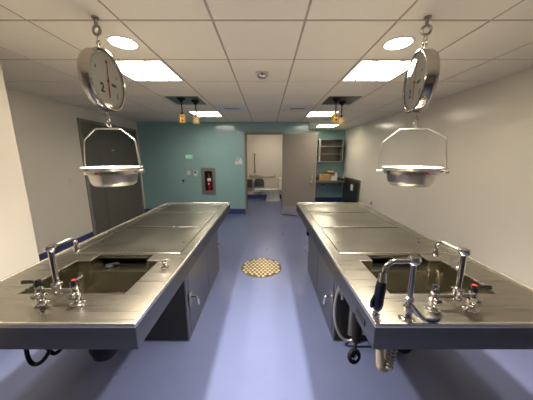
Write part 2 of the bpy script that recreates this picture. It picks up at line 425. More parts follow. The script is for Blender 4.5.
# cord hatches and hanging outlets
for cx, cy, side in ((-1.262, 3.88, 'left'), (1.17, 3.88, 'right')):
    t = thing('ceiling_hatch', (cx, cy, ZC), 'grey steel plate in the %s ceiling where the outlet cords hang' % side, 'hatch', 'steel cord hatches')
    obj('plate', box(B(), cx-.245, cx+.245, cy-.26, cy+.26, ZC-.008, ZC), 'rim', t, bev=.002)
def cord_outlet(x, y, zc, yaw, kind, lab):
    t = thing('hanging_outlet', (x, y, zc), lab, 'outlet', 'yellow outlets hanging on cords')
    top = ZC - .008
    obj('ceiling_cup', lathe(B(), (x, y, top), (0, 0, -1), [(.062, 0), (.060, .012), (.035, .03), (.022, .055), (.010, .06), (0, .06)], 20), 'rubber', t, smooth=True, label='black dome where the cord leaves the ceiling')
    obj('cord', tube(B(), smooth_path([(x, y, top-.05), (x+.003, y, (top+zc)/2), (x, y, zc+.06)], 5), .0085, 8), 'rubber', t, smooth=True)
    obj('strain_relief', lathe(B(), (x, y, zc+.055), (0, 0, 1), [(.022, 0), (.020, .02), (.011, .035)], 14), 'rubber', t, smooth=True)
    R = Matrix.Rotation(yaw, 3, 'Z')
    w = .078 if kind == 2 else .098
    bd = obj('body', obox(B(), (x, y, zc), (w, .055, .125 if kind == 2 else .115), R), 'yellow', t, bev=.012, seg=3)
    def on(px, pz, d=-.029): return Vector((x, y, zc)) + R @ Vector((px, d, pz))
    ax = R @ Vector((0, -1, 0))
    if kind == 2:
        for pz in (.03, -.028): obj('socket', lathe(B(), on(.006, pz, -.0275), ax, [(.019, 0), (.019, .003), (.012, .003), (.012, .001), (0, .001)], 18), 'darkred', t, label='dark red socket')
    else:
        sgn = kind
        for pz in (.026, -.026): obj('socket', lathe(B(), on(sgn*.033, pz, -.0275), ax, [(.012, 0), (.012, .003), (0, .003)], 14), 'darkred', t, label='dark red socket')
        obj('cover_plate', obox(B(), on(-sgn*.014, 0, -.029), (.05, .004, .07), R), 'white', t, bev=.002, label='pale cover plate')
cord_outlet(-1.29, 3.70, 2.137, .12, 2, 'yellow outlet with two red sockets, left one of the left pair')
cord_outlet(-1.125, 3.86, 2.137, .05, -1, 'wide yellow outlet with pale cover, right one of the left pair')
cord_outlet(1.06, 3.72, 2.15, .05, 2, 'yellow outlet with two red sockets, left one of the right pair')
cord_outlet(1.215, 3.92, 2.135, -.15, 1, 'wide yellow outlet, right one of the right pair')

# ------------------------------------------------------------------ hanging scales
def bolt_circle(c, n, R, k): return c
def scale(hx_, hy_, zc, az, panx, lab, group, mirror, tilt=0):
    root = thing('hanging_scale', (hx_, hy_, 1.36), lab, 'scale', group)
    n = Vector((math.cos(az), math.sin(az), 0)); side = Vector((-math.sin(az), math.cos(az), 0))
    c = Vector((hx_, hy_, zc)); R, D = .189, .078
    # ceiling rod, eye, chain links, strap
    bm = B(); cyl(bm, (hx_, hy_, ZC-.045), (hx_, hy_, ZC), .011, seg=12); lathe(bm, (hx_, hy_, ZC), (0, 0, -1), [(.022, 0), (.022, .008), (0, .01)], 14)
    obj('ceiling_rod', bm, 'steelc', root, smooth=True)
    obj('eye_ring', torus(B(), (hx_, hy_, ZC-.075), (.25, 1, 0), .026, .009), 'steelc', root, smooth=True)
    obj('chain_link', torus(B(), (hx_, hy_, ZC-.122), (1, .4, 0), .019, .0055, sx=.6), 'chrome', root, smooth=True)
    bm = B(); top = Vector((hx_, hy_, ZC-.14)); cyl(bm, top, (hx_, hy_, zc+R-.004), .008, seg=10); torus(bm, (hx_, hy_, ZC-.148), (.3, 1, 0), .012, .005)
    obj('hanger', bm, 'scalem', root, smooth=True)
    # drum housing with rolled edges
    prof = [(0, -D/2), (R*.55, -D/2-.004), (R*.86, -D/2), (R*.955, -D/2+.008), (R-.001, -D/2+.022), (R, 0), (R-.001, D/2-.022),
            (R-.003, D/2-.010), (R+.004, D/2-.007), (R+.004, D/2+.002), (R-.004, D/2+.006), (R-.013, D/2+.002), (R-.016, D/2-.010), (0, D/2-.010)]
    hs = obj('housing', lathe(B(), c, n, prof, 64), 'scalem', root, smooth=True)
    f0 = c + n*(D/2-.009)
    dial = obj('dial', lathe(B(), f0, n, [(R-.017, 0), (R-.017, .0015), (0, .0015)], 64), 'dial', root, smooth=True, label='white dial face with numerals')
    obj('dial_cover', lathe(B(), f0, n, [(R-.015, .0100), (R*.6, .0125), (0, .0140)], 64), 'glass', root, smooth=True, face=n)
    # dial coordinates: a = to the right as read, b = up
    rt = -n.cross(Vector((0, 0, 1))); up = Vector((0, 0, 1))
    if rt.dot(Vector((0, 0, 1)).cross(n)) < 0: rt = -rt
    def pt(a, b_, h=.003): return f0 + rt*a + up*b_ + n*h
    def mtx(a, b_, rotz=0, h=.0026):
        m3 = Matrix((rt, up, n)).transposed(); mm = m3.to_4x4() @ Matrix.Rotation(rotz, 4, 'Z'); mm.translation = pt(a, b_, h); return mm
    bm = B()
    for k in range(60):
        th = 2*PI*k/60; big = k % 5 == 0; r0, r1 = R*.845 - (.014 if big else .006), R*.845
        w = .0011 if big else .0006
        d = rt*math.sin(th) + up*math.cos(th); e = rt*math.cos(th) - up*math.sin(th)
        vs = [bm.verts.new(f0 + n*.0024 + d*r + e*s*w) for r, s in ((r0, -1), (r0, 1), (r1, 1), (r1, -1))]; bm.faces.new(vs)
    for rr in (R*.85, R*.875):
        for k in range(72):
            t0, t1 = 2*PI*k/72, 2*PI*(k+1)/72
            vs = [bm.verts.new(f0 + n*.0024 + (rt*math.sin(q)+up*math.cos(q))*r) for q, r in ((t0, rr), (t1, rr), (t1, rr+.0010), (t0, rr+.0010))]; bm.faces.new(vs)
    obj('tick_marks', bm, 'ink', dial)
    for ch, a, b_, s in (('2', -.066, -.058, .078), ('1', .092, -.082, .052), ('0', 0, .118, .026), ('3', -.112, .055, .026), ('4', .098, .045, .022)):
        textmesh('numeral', ch, s, mtx(a, b_), 'ink', dial)
    obj('name_bar', obox(B(), pt(.062, -.012, .0026), (.055, .0004, .018), Matrix((rt, n, up)).transposed()), 'ink', dial, label='short dark line of print')
    # red needle
    bm = B(); ax = (up*1.0 + rt*.02).normalized(); ex = ax.cross(n)
    for r0, r1, w0, w1 in ((-.105, .0, .0055, .0045), (0, .118, .0045, .003),):
        q = [bm.verts.new(f0 + n*.006 + ax*r + ex*s*w) for r, s, w in ((r0, -1, w0), (r0, 1, w0), (r1, 1, w1), (r1, -1, w1))]
        q2 = [bm.verts.new(v.co + n*.0008) for v in q]
        bm.faces.new(q); bm.faces.new(q2[::-1])
        for i in range(4): bm.faces.new((q[i], q[(i+1) % 4], q2[(i+1) % 4], q2[i]))
    nd = obj('needle', bm, 'red', dial, label='red needle')
    obj('hub', lathe(B(), f0 + n*.002, n, [(.008, 0), (.008, .007), (0, .008)], 18), 'red', nd)
    obj('pointer_ring', torus(B(), f0 + n*.0064 + ax*.118, n, .006, .0018, 14, 6), 'red', nd)
    # bottom stem, hook
    zb = zc - R
    bm = B(); cyl(bm, (hx_, hy_, zb-.030), (hx_, hy_, zb+.004), .010, seg=12); lathe(bm, (hx_, hy_, zb-.002), (0, 0, -1), [(.018, 0), (.018, .010), (.01, .014)], 14)
    obj('stem', bm, 'steelc', root, smooth=True)
    zt = 1.757
    bm = B(); tube(bm, smooth_path([(hx_, hy_, zb-.028), (hx_+.013, hy_, zb-.045), (hx_-.004, hy_, zb-.062), (hx_-.014, hy_, zt+.035), (hx_, hy_, zt+.014), (hx_+.013, hy_, zt+.012), (hx_+.016, hy_, zt+.03)], 6), .0045, 8)
    tube(bm, smooth_path([(hx_-.012, hy_, zb-.045), (hx_+.012, hy_, zb-.055), (hx_+.012, hy_, zb-.07), (hx_-.008, hy_, zb-.075)], 5), .004, 8)
    obj('s_hook', bm, 'steelc', root, smooth=True)
    # bail of bent rod, swung slightly
    zr = 1.492; W = .187 if not mirror else .20; px = panx
    t3 = Matrix.Rotation(tilt, 3, 'Z')
    def q(x, z, y=0): return Vector((px, hy_, 0)) + t3 @ Vector((x, y, 0)) + Vector((0, 0, z))
    hk = hx_ - px
    bm = tube(B(), round_path([q(-W-.012, zr-.018), q(-W-.012, zr+.03), q(-W+(.0 if mirror else .008), zt-(.088 if mirror else .075)), q(-.095+hk*.5, zt+.0), q(.078+hk*.5, zt+.0), q(W-.012, zt-(.062 if mirror else .075)), q(W+.004, zr+.03), q(W+.004, zr-.018)], .010, 4), .0044, 10)
    obj('bail', bm, 'pan' if not mirror else 'pan', root, smooth=True, label='thin bent steel bail holding the pan')
    # pan: flared bowl with wide rim, hanging on a band
    cp = (px, hy_, zr)
    prof = [(r_*.90, h_) for r_, h_ in [(.202, .004), (.205, .002), (.204, -.002), (.182, -.012), (.172, -.020), (.168, -.05), (.158, -.098), (.149, -.115), (.130, -.127), (0, -.129),
            (0, -.126), (.128, -.124), (.146, -.112), (.155, -.095), (.164, -.05), (.168, -.018), (.18, -.008), (.200, .004)]]
    pn = obj('pan', lathe(B(), cp, (0, 0, 1), prof, 56), 'pan', root, smooth=True, label='round steel weighing pan')
    obj('rolled_rim', torus(B(), (px, hy_, zr+.002), (0, 0, 1), .184, .0034, 56, 8), 'enamel', pn, smooth=True, label='bright white rolled rim')
    bm = lathe(B(), (px, hy_, zr-.018), (0, 0, 1), [(.170, 0), (.174, 0), (.174, -.024), (.170, -.024), (.170, 0)], 56)
    bnd = obj('support_band', bm, 'chrome', root, smooth=True, label='shiny band around the pan')
    obj('clamp_screw', cyl(B(), q(-W-.022, zr-.024), q(-W+.016, zr-.024), .007, seg=10), 'steelc', bnd, smooth=True)
    bm = B(); cyl(bm, q(W-.02, zr-.024), q(W+.022, zr-.024), .009, seg=10)
    lathe(bm, q(W+.018, zr-.024), (1, 0, 0), [(.014, 0), (.014, .008), (0, .01)], 12)
    obj('clamp_screw', bm, 'steelc', bnd, smooth=True)
    obj('sticker', box(B(), px-.008, px+.006, hy_-.1755, hy_-.1735, zr-.038, zr-.026), 'red', bnd, label='tiny red sticker')
    return root
G = 'round dial scales hanging from the ceiling'
scale(-1.09, 1.655, 2.063, math.radians(2), -1.093, 'left hanging scale with big white dial, red needle and steel pan', G, False)
scale(1.025, 1.653, 2.055, math.radians(168.2), 1.03, 'right hanging scale with dial turned left and steel pan', G, True, -.33)

# ------------------------------------------------------------------ autopsy tables
def valve(bm, x, y, z):
    lathe(bm, (x, y, z), (0, 0, 1), [(.030, 0), (.030, .006), (.020, .012), (.015, .022), (.015, .034), (.021, .040), (.021, .056), (.016, .062), (.017, .070), (.014, .078), (.017, .082), (.017, .094), (0, .097)], 22)
def table(cx, m, lab, side):
    root = thing('autopsy_table', (cx, 2.0, 0), lab, 'table', 'stainless steel autopsy tables')
    X = lambda a: cx + m*a
    def bx(bm, a, b_, y0, y1, z0, z1): return box(bm, min(X(a), X(b_)), max(X(a), X(b_)), y0, y1, z0, z1)
    YF, YE, ZT = .815, 3.27, .90
    OUT, INN = -.46, .46
    ba, bb, by0, by1 = -.25, .285, 1.035, 1.405      # basin
    na, nb, ny = -.165, .205, 1.50                  # notch behind it
    ia, ib, iy0, iy1 = -.365, .385, 1.515, 3.235     # recess of the perforated plates
    xs = sorted(set([OUT, INN, ba, bb, na, nb, ia, ib])); ys = sorted(set([YF, by0, by1, ny, iy0, iy1, YE]))
    def solid(i, j):
        x = (xs[i]+xs[i+1])/2; y = (ys[j]+ys[j+1])/2
        if ba < x < bb and by0 < y < by1: return False
        if na < x < nb and by1 <= y < ny: return False
        if ia < x < ib and iy0 < y < iy1: return False
        return True
    bm = cells(B(), xs, ys, solid, ZT-.012, ZT)
    for v in bm.verts: v.co.x = X(v.co.x)
    bmesh.ops.dissolve_limit(bm, angle_limit=.01, verts=bm.verts, edges=bm.edges)
    top = obj('table_top', bm, 'steel', root, bev=.0025, label='brushed steel deck')
    # raised marine edge and deep fascia around the deck
    def ring(x0, x1, y0, y1, z0, z1, w):
        xs2 = [min(x0, x1), min(x0, x1)+w, max(x0, x1)-w, max(x0, x1)]; ys2 = [y0, y0+w, y1-w, y1]
        return cells(B(), xs2, ys2, lambda i, j: not (i == 1 and j == 1), z0, z1)
    obj('raised_edge', ring(X(OUT)-m*.004, X(INN)+m*.004, YF-.004, YE+.004, ZT-.01, ZT+.011, .016), 'edge', root, bev=.006, seg=3, label='bright raised edge of the deck')
    obj('fascia', ring(X(OUT)-m*.003, X(INN)+m*.003, YF-.003, YE+.003, .79, ZT-.004, .012), 'rim', root, bev=.004, label='deep steel fascia with shade in its dark colour')
    obj('underside', cells(B(), sorted([X(OUT)+m*.01, X(ba)-m*.02, X(bb)+m*.02, X(INN)-m*.01]), [YF+.01, by0-.02, ny+.01, YE-.01], lambda i, j: not (i == 1 and j == 1), .79, .802), 'panel', root)
    # basin
    bm = B(); w = .006; ZB = .66
    xa, xb = sorted((X(ba), X(bb))); xc, xd = sorted((X(na), X(nb)))
    box(bm, xa-w, xa, by0-w, by1+w, ZB, ZT-.006); box(bm, xb, xb+w, by0-w, by1+w, ZB, ZT-.006)
    box(bm, xa, xb, by0-w, by0, ZB, ZT-.006)
    box(bm, xa-w, xb+w, by0-w, by1+w, ZB-w, ZB)
    box(bm, xa, xc-w, by1, by1+w, ZB, ZT-.006); box(bm, xd+w, xb, by1, by1+w, ZB, ZT-.006)
    box(bm, xc-w, xd+w, by1, by1+w, ZB, .825)
    def fillet(bm, x0, y0, x1, y1, cxn, cyn, r=.03, vert=False):
        # concave quarter-round between floor and wall (or wall and wall when vert)
        n = 6; A = []; Bv = []
        for k in range(n+1):
            th = PI/2*k/n; a_, b_ = r*(1-math.cos(th)), r*(1-math.sin(th))
            if vert:
                A.append(bm.verts.new((x0+cxn*a_, y0+cyn*b_, ZB))); Bv.append(bm.verts.new((x0+cxn*a_, y0+cyn*b_, ZB+.16)))
            else:
                A.append(bm.verts.new((x0+cxn*a_, y0+cyn*a_, ZB+b_))); Bv.append(bm.verts.new((x1+cxn*a_, y1+cyn*a_, ZB+b_)))
        for k in range(n): bm.faces.new((A[k], A[k+1], Bv[k+1], Bv[k]))
    fillet(bm, xa, by0, xb, by0, 0, 1); fillet(bm, xa, by1, xb, by1, 0, -1); fillet(bm, xa, by0, xa, by1, 1, 0); fillet(bm, xb, by0, xb, by1, -1, 0)
    for fx, sx_ in ((xa, 1), (xb, -1)):
        for fy, sy_ in ((by0, 1), (by1, -1)): fillet(bm, fx, fy, 0, 0, sx_, sy_, .025, True)
    bs = obj('basin', bm, 'basin', root, bev=.003, label='deep warm-toned steel sink bowl')
    bm = B(); box(bm, xc-w, xc, by1, ny, .825, ZT-.006); box(bm, xd, xd+w, by1, ny, .825, ZT-.006); box(bm, xc-w, xc, ny, ny+.07, .825, .869); box(bm, xd, xd+w, ny, ny+.07, .825, .869); box(bm, xc-w, xd+w, by1-.004, ny+.07, .819, .828); box(bm, xc-w, xd+w, ny, ny+w, .872, ZT-.0125)
    obj('drain_shelf', bm, 'basin', bs, bev=.002)
    obj('grille', box(B(), xc, xd, ny+.060, ny+.064, .828, .869), 'grille', bs, label='dotted grille under the plates, blackened as the shade of a deep opening')
    obj('basin_drain', lathe(B(), ((xa+xb)/2, 1.2, ZB), (0, 0, 1), [(.05, 0), (.05, .003), (.035, .001), (0, .001)], 24), 'chrome', bs, smooth=True)
    # bed under the plates and three plates
    x0, x1 = sorted((X(ia), X(ib)))
    obj('plate_bed', box(B(), x0-.006, x1+.006, iy0-.006, iy1+.006, .87, .878), 'dark', root)
    yy = [iy0+.004, 2.105, 2.125, 2.705, 2.725, iy1-.004]
    for q in range(3):
        a, c = yy[2*q], yy[2*q+1]; g = .005
        p = obj('perforated_plate', box(B(), x0+g, x1-g, a, c, .888, .899), 'perf', root, bev=.002)
        bm = B()
        for fx in (x0+.055, x1-.055): lathe(bm, (fx, (a+c)/2 - .08*(1 if q == 0 else 0), .899), (0, 0, 1), [(.011, 0), (.011, .0008), (0, .0008)], 16)
        obj('finger_hole', bm, 'dark', p, label='small dark finger holes')
        obj('plate_lip', box(B(), x0+g, x1-g, a, a+.008, .897, .903), 'edge', p, bev=.002, label='front lip of the plate with its lit edge painted bright')
    # pedestal
    pi, po, py0, py1 = .325, -.325, 1.725, 3.0
    bm = bx(B(), po, pi, py0, py1, 0, .792)
    ped = obj('pedestal', bm, 'panel', root, bev=.003)
    # dark sheet over the pedestal front, painting in the shade there
    obj('bay_shade', bx(B(), po+.02, pi-.012, py0-.003, py0+.002, .012, .78), 'dark', ped, label='dark sheet painting in the shaded pedestal front')
    s = X(pi)
    def sidebox(y0, y1, z0, z1, t0, t1): return box(B(), min(s+m*t0, s+m*t1), max(s+m*t0, s+m*t1), y0, y1, z0, z1)
    dr = obj('access_door', sidebox(py0+.06, 2.38, .05, .74, 0, .004), 'panel', ped, bev=.0015)
    obj('access_panel', sidebox(2.40, py1-.03, .05, .74, 0, .004), 'panel', ped, bev=.0015)
    return root, ped, dr, s, X
# left table
rootL, pedL, drL, sL, XLf = table(-.99, 1, 'long stainless steel autopsy table on the left, white sink taps in front', 'left')
rootL['label'] = 'left stainless steel autopsy table with one swan-neck tap at its sink'
rootR, pedR, drR, sR, XRf = table(.90, -1, 'right', 'right')
rootR['label'] = 'right stainless steel autopsy table with extra blue-handled spray tap'
def latch(ped, s, m, y, z, big=False):
    bm = B(); k = 1.5 if big else 1
    a, b_ = sorted((s+m*.004, s+m*.012)); box(bm, a, b_, y-.022*k, y+.022*k, z-.04*k, z+.04*k)
    o = obj('latch', bm, 'steelc', ped, bev=.003)
    cyl_b = B(); tube(cyl_b, round_path([(s+m*.008, y, z+.02), (s+m*.045*k, y, z+.015), (s+m*.048*k, y+.0, z-.035*k)], .012), .008*k, 10)
    obj('latch_lever', cyl_b, 'chrome', o, smooth=True)
latch(pedL, sL, 1, 1.80, .36, True); latch(pedL, sL, 1, 2.92, .40)
latch(pedR, sR, -1, 1.80, .36, True); latch(pedR, sR, -1, 2.92, .34); 
bm = B(); a, b_ = sorted((sR-.004, sR-.03)); box(bm, a, b_, 2.95, 2.99, .52, .62)
obj('hinge_bracket', bm, 'rubber', pedR, bev=.004, label='black bracket on the side panel')
# name plate on the right fascia
obj('name_plate', box(B(), XRf(.46)-.006, XRf(.46)-.003, .90, 1.0, .825, .85), 'dark', rootR, bev=.001, label='narrow dark plate')

def bridge_faucet(root, xa, xb, xr, y, spout_to, lev_a, lev_b):
    z = .90
    f = obj('faucet', tube(B(), [(xa, y+.004, .966), (xb, y+.004, .966)], .0105, 14), 'chrome', root, smooth=True, label='chrome bridge tap with swivel spout')
    for x, lev, col in ((xa, lev_a, 'ink'), (xb, lev_b, 'red')):
        bm = B(); valve(bm, x, y, z); cyl(bm, (x, y-.028, .957), (x, y+.012, .962), .011, seg=14)
        lathe(bm, (x, y-.028, .957), (0, -1, 0), [(.013, 0), (.013, .006), (0, .008)], 14)
        vb = obj('valve', bm, 'chrome', f, smooth=True)
        d = Vector((lev[0], lev[1], 0)); 
        bm = tube(B(), [(x, y, 1.004), (x+d.x*.4, y+d.y*.4, 1.012), (x+d.x, y+d.y, 1.010)], [.010, .0075, .0095], 12)
        lathe(bm, (x, y, .995), (0, 0, 1), [(.0165, 0), (.0175, .012), (.013, .022), (0, .024)], 18)
        obj('lever', bm, 'chrome_shade', f, smooth=True, label='tapered chrome lever with shade in its colour')
        obj('cap', lathe(B(), (x, y, 1.0185), (0, 0, 1), [(.0085, .0), (.008, .003), (0, .0035)], 14), 'red' if col == 'red' else 'bluegrip', f, label='red cap' if col == 'red' else 'dark blue cap')
    bm = B()
    lathe(bm, (xr, y+.004, .966), (0, 0, 1), [(.018, -.014), (.020, 0), (.018, .02), (.021, .026), (.021, .036), (.0135, .042), (.0115, .05), (.0115, .19), (.0175, .196), (.022, .206), (.022, .218), (.010, .223), (0, .223)], 22)
    obj('riser', bm, 'chrome', f, smooth=True)
    sx, sy = spout_to
    bm = tube(B(), round_path([(xr, y+.004, 1.172), (sx, sy, 1.172), (sx, sy, 1.10)], .035, 6), .0085, 14)
    lathe(bm, (sx, sy, 1.125), (0, 0, -1), [(.0085, -.01), (.0125, 0), (.0125, .028), (.009, .034), (0, .034)], 14)
    obj('spout', bm, 'chrome', f, smooth=True)
    return f
bridge_faucet(rootL, -1.035, -.872, -.955, .954, (-.957, 1.095), (-.068, 0), (.0, .045))
bridge_faucet(rootR, .735, .903, .838, .912, (.822, 1.05), (-.02, -.035), (.070, 0))
def small_valve(root, x, y, dx, dy):
    bm = lathe(B(), (x, y, .90), (0, 0, 1), [(.024, 0), (.024, .005), (.014, .010), (.012, .028), (.016, .032), (.016, .042), (0, .045)], 18)
    o = obj('deck_valve', bm, 'chrome', root, smooth=True, label='small chrome deck valve')
    bm = tube(B(), [(x-dx, y-dy, .945), (x+dx, y+dy, .951)], [.0045, .0065], 10)
    obj('cross_handle', bm, 'chrome', o, smooth=True)
small_valve(rootL, -.62, 1.305, .025, .012)
small_valve(rootR, 1.18, 1.30, .045, -.03)
# black hose end lying on the left drain shelf
bm = lathe(B(), (-1.075, 1.462, .8285), (0, 0, 1), [(.026, 0), (.028, .006), (.02, .014), (0, .016)], 18)
tube(bm, [(-1.075, 1.462, .84), (-1.035, 1.475, .846), (-1.02, 1.48, .838)], .008, 8)
tag(obj('sink_stopper', bm, 'rubber', smooth=True), 'black rubber stopper lying on the left sink shelf', 'stopper')

# spray faucet on the right table
sx, sy = .586, .85
sf = obj('spray_faucet', lathe(B(), (sx, sy, .90), (0, 0, 1), [(.032, 0), (.032, .005), (.022, .012), (.016, .02), (.016, .038), (.021, .044), (.021, .062), (.014, .07), (.012, .085), (.016, .088), (.016, .10), (.0105, .106), (.0105, .245), (.015, .25), (.022, .258), (.024, .270), (.020, .282), (0, .284)], 24), 'chrome', rootR, smooth=True, label='chrome riser of the spray tap')
bm = tube(B(), round_path([(sx, sy, 1.163), (sx-.09, sy-.002, 1.163), (sx-.118, sy-.004, 1.135), (sx-.122, sy-.004, 1.095)], .03, 6), .0095, 14)
lathe(bm, (sx-.122, sy-.004, 1.105), (0, 0, -1), [(.011, -.012), (.016, 0), (.016, .016), (.018, .02), (.018, .03)], 16)
obj('spray_arm', bm, 'chrome', sf, smooth=True)
g0 = Vector((sx-.122, sy-.004, 1.08)); g1 = Vector((sx-.134, sy-.006, .952)); gd = (g1-g0).normalized()
bm = lathe(B(), g0, gd, [(0, 0), (.017, .0), (.0195, .01), (.0205, .04), (.0195, .07), (.021, .09), (.0205, .112), (.014, .128), (0, .13)], 20)
hd = obj('spray_grip', bm, 'bluegrip', sf, smooth=True, label='dark navy spray grip')
obj('trigger', tube(B(), [g0+gd*.065+Vector((-.018, 0, 0)), g0+gd*.09+Vector((-.028, -.004, 0)), g0+gd*.115+Vector((-.026, -.004, 0))], [.006, .0065, .005], 8), 'bluegrip', hd, smooth=True)
bm = lathe(B(), g0+gd*.126, gd, [(.010, 0), (.009, .012), (.012, .016), (.013, .034), (.011, .04), (0, .04)], 16)
obj('nozzle', bm, 'chrome', hd, smooth=True)
bm = tube(B(), [(sx+.004, sy-.01, .975), (sx+.035, sy-.028, .935), (sx+.05, sy-.032, .925)], [.009, .011, .009], 12)
vb = obj('side_valve', bm, 'chrome', sf, smooth=True)
obj('valve_lever', tube(B(), [(sx+.045, sy-.032, .927), (sx+.075, sy-.034, .922), (sx+.105, sy-.03, .924)], [.006, .0095, .008], 10), 'bluegrip', vb, smooth=True, label='blue lever')
# holder block under the spray head
bm = B(); lathe(bm, (.455, .842, .90), (0, 0, 1), [(.020, 0), (.020, .004), (.012, .010), (.011, .022), (.0135, .026), (.0135, .034), (0, .034)], 18)
obj('spray_rest', bm, 'chrome', rootR, smooth=True)

# plumbing below the left table
obj('disposal', lathe(B(), (-.812, 1.0, .615), (0, 0, 1), [(0, -.035), (.042, -.034), (.054, -.02), (.057, 0), (.064, .02), (.064, .175)], 28), 'rubber', rootL, smooth=True, label='black drain housing under the sink')
bm = tube(B(), smooth_path([(-1.19, 1.02, .80), (-1.205, 1.0, .66), (-1.20, .99, .575), (-1.165, .98, .545), (-1.11, .98, .575), (-1.07, 1.0, .66), (-1.06, 1.02, .80)], 8), .0095, 10)
obj('drain_hose', bm, 'rubber', rootL, smooth=True, label='black hose looping below the table')
bm = tube(B(), smooth_path([(-1.12, 1.05, .80), (-1.135, 1.03, .66), (-1.125, 1.02, .60), (-1.09, 1.02, .57), (-1.04, 1.04, .62), (-1.02, 1.06, .70), (-1.0, 1.07, .80)], 8), .0095, 10)
obj('drain_hose', bm, 'rubber', rootL, smooth=True, label='second black hose loop')
# plumbing below the right table
bm = tube(B(), round_path([(.565, 1.02, .80), (.555, .98, .66), (.560, .96, .545), (.598, .97, .535), (.612, 1.0, .62), (.66, 1.06, .68), (.70, 1.1, .80)], .035, 5), .019, 14)
obj('drain_trap', bm, 'pvc', rootR, smooth=True, label='beige bent drain pipe')
bm = B(); 
for q in range(7): torus(bm, (.598+.004*q, .955+.004*q, .56+.016*q), (.2, .1, 1), .018, .005, 18, 6)
obj('corrugated_hose', bm, 'hose', rootR, smooth=True)
bm = tube(B(), smooth_path([(.64, 1.04, .80), (.655, 1.0, .66), (.675, .99, .615), (.72, 1.0, .62), (.75, 1.03, .68), (.76, 1.05, .80)], 8), .013, 10)
obj('drain_hose', bm, 'rubber', rootR, smooth=True, label='black hose loop')
bm = torus(B(), (.425, .955, .618), (.35, -1, .25), .026, .0105, 28, 8)
for k in range(3):
    th = k*2*PI/3; a = Vector((.35, -1, .25)).normalized(); u, w = frame_of(a); c = Vector((.425, .955, .618))
    cyl(bm, c, c + .026*(math.cos(th)*u + math.sin(th)*w), .004, seg=8)
wh = obj('hand_wheel', bm, 'rubber', rootR, smooth=True, label='round black valve hand wheel')
bm = B(); a = Vector((.35, -1, .25)).normalized(); c = Vector((.425, .955, .618)); lathe(bm, c + a*.004, a, [(.012, 0), (.012, .008), (0, .010)], 14); 
obj('hub', bm, 'chrome', wh, smooth=True)
bm = cyl(B(), c, (.448, 1.0, .68), .008, seg=10); cyl(bm, (.448, 1.0, .67), (.455, 1.02, .80), .022, seg=14)
obj('valve_body', bm, 'rubber', wh, smooth=True)
# pipes in the right service bay
bm = tube(B(), smooth_path([(.60, 1.70, .60), (.56, 1.69, .40), (.56, 1.67, .26), (.60, 1.66, .13), (.67, 1.66, .065), (.75, 1.64, .14), (.79, 1.60, .45), (.74, 1.55, .80)], 8), .011, 10)
obj('supply_hose', bm, 'hose', rootR, smooth=True, label='pale braided hose sagging from the service bay')
bm = B(); lathe(bm, (.61, 1.70, .50), (0, -1, 0), [(.024, -.04), (.024, .01), (.03, .014), (.03, .03), (.012, .034), (.012, .06), (0, .06)], 16); cyl(bm, (.61, 1.67, .44), (.61, 1.67, .62), .012)
obj('supply_valve', bm, 'steelc', rootR, smooth=True)
bm = B(); cyl(bm, (.70, 1.69, .10), (.70, 1.69, .79), .018); cyl(bm, (.82, 1.69, .10), (.82, 1.69, .79), .014)
obj('supply_pipe', bm, 'steelc', rootR, smooth=True)

# ------------------------------------------------------------------ floor drain
t = thing('floor_drain', (-.073, 3.08, 0), 'round bronze floor drain grate with studs between the tables', 'drain')
obj('grate', lathe(B(), (-.073, 3.08, 0), (0, 0, 1), [(.292, 0), (.290, .004), (.278, .006), (0, .006)], 56), 'brass', t, smooth=True)
bm = B(); s = .060
for j in range(-6, 7):
    for i in range(-6, 7):
        x = (i + (.5 if j % 2 else 0)) * s; y = j * s * .866
        if math.hypot(x, y) < .262: lathe(bm, (-.073+x, 3.08+y, .006), (0, 0, 1), [(.0205, 0), (.017, .004), (0, .0045)], 10)
obj('stud_pattern', bm, 'stud', t, smooth=True, label='rows of pale worn studs')

# ------------------------------------------------------------------ teal wall fittings
def wallbox(name, x, z, w, h, mat, lab, cat, d=.02, y=YB, group=None, parts=()):
    t = thing(name, (x, y, z-h/2), lab, cat, group)
    obj('plate', box(B(), x-w/2, x+w/2, y-d, y, z-h/2, z+h/2), mat, t, bev=.004)
    for (n, px, pz, pw, ph, pm, dd, pl) in parts:
        obj(n, box(B(), x+px-pw/2, x+px+pw/2, y-d-dd, y-d+.001, z+pz-ph/2, z+pz+ph/2), pm, t, bev=.001, label=pl)
    return t
wallbox('thermostat', -2.05, 1.552, .19, .125, 'white', 'white wall thermostat with green display on the teal wall', 'thermostat', .025, parts=[('display', 0, .005, .12, .065, 'green', .002, 'lit green display')])
wallbox('switch_plate', -2.085, 1.13, .085, .125, 'white', 'plain white switch plate under the thermostat', 'switch', .012, parts=[('rocker', 0, 0, .03, .06, 'white', .004, None)])
wallbox('wall_sensor', -1.905, 1.118, .095, .155, 'white', 'white wall sensor with black spot left of the extinguisher cabinet', 'sensor', .02, parts=[('sensor_eye', 0, .035, .05, .045, 'dark', .003, 'black spot')])
t = thing('wall_jack', (-2.245, YB, .905), 'small round dark wall socket below the switch plate', 'socket')
obj('ring', lathe(B(), (-2.245, YB, .92), (0, -1, 0), [(.03, 0), (.03, .008), (.02, .01), (0, .01)], 20), 'dark', t, smooth=True)
obj('button', lathe(B(), (-2.245, YB-.01, .92), (0, -1, 0), [(.012, 0), (.010, .008), (0, .009)], 14), 'rubber', t, smooth=True)

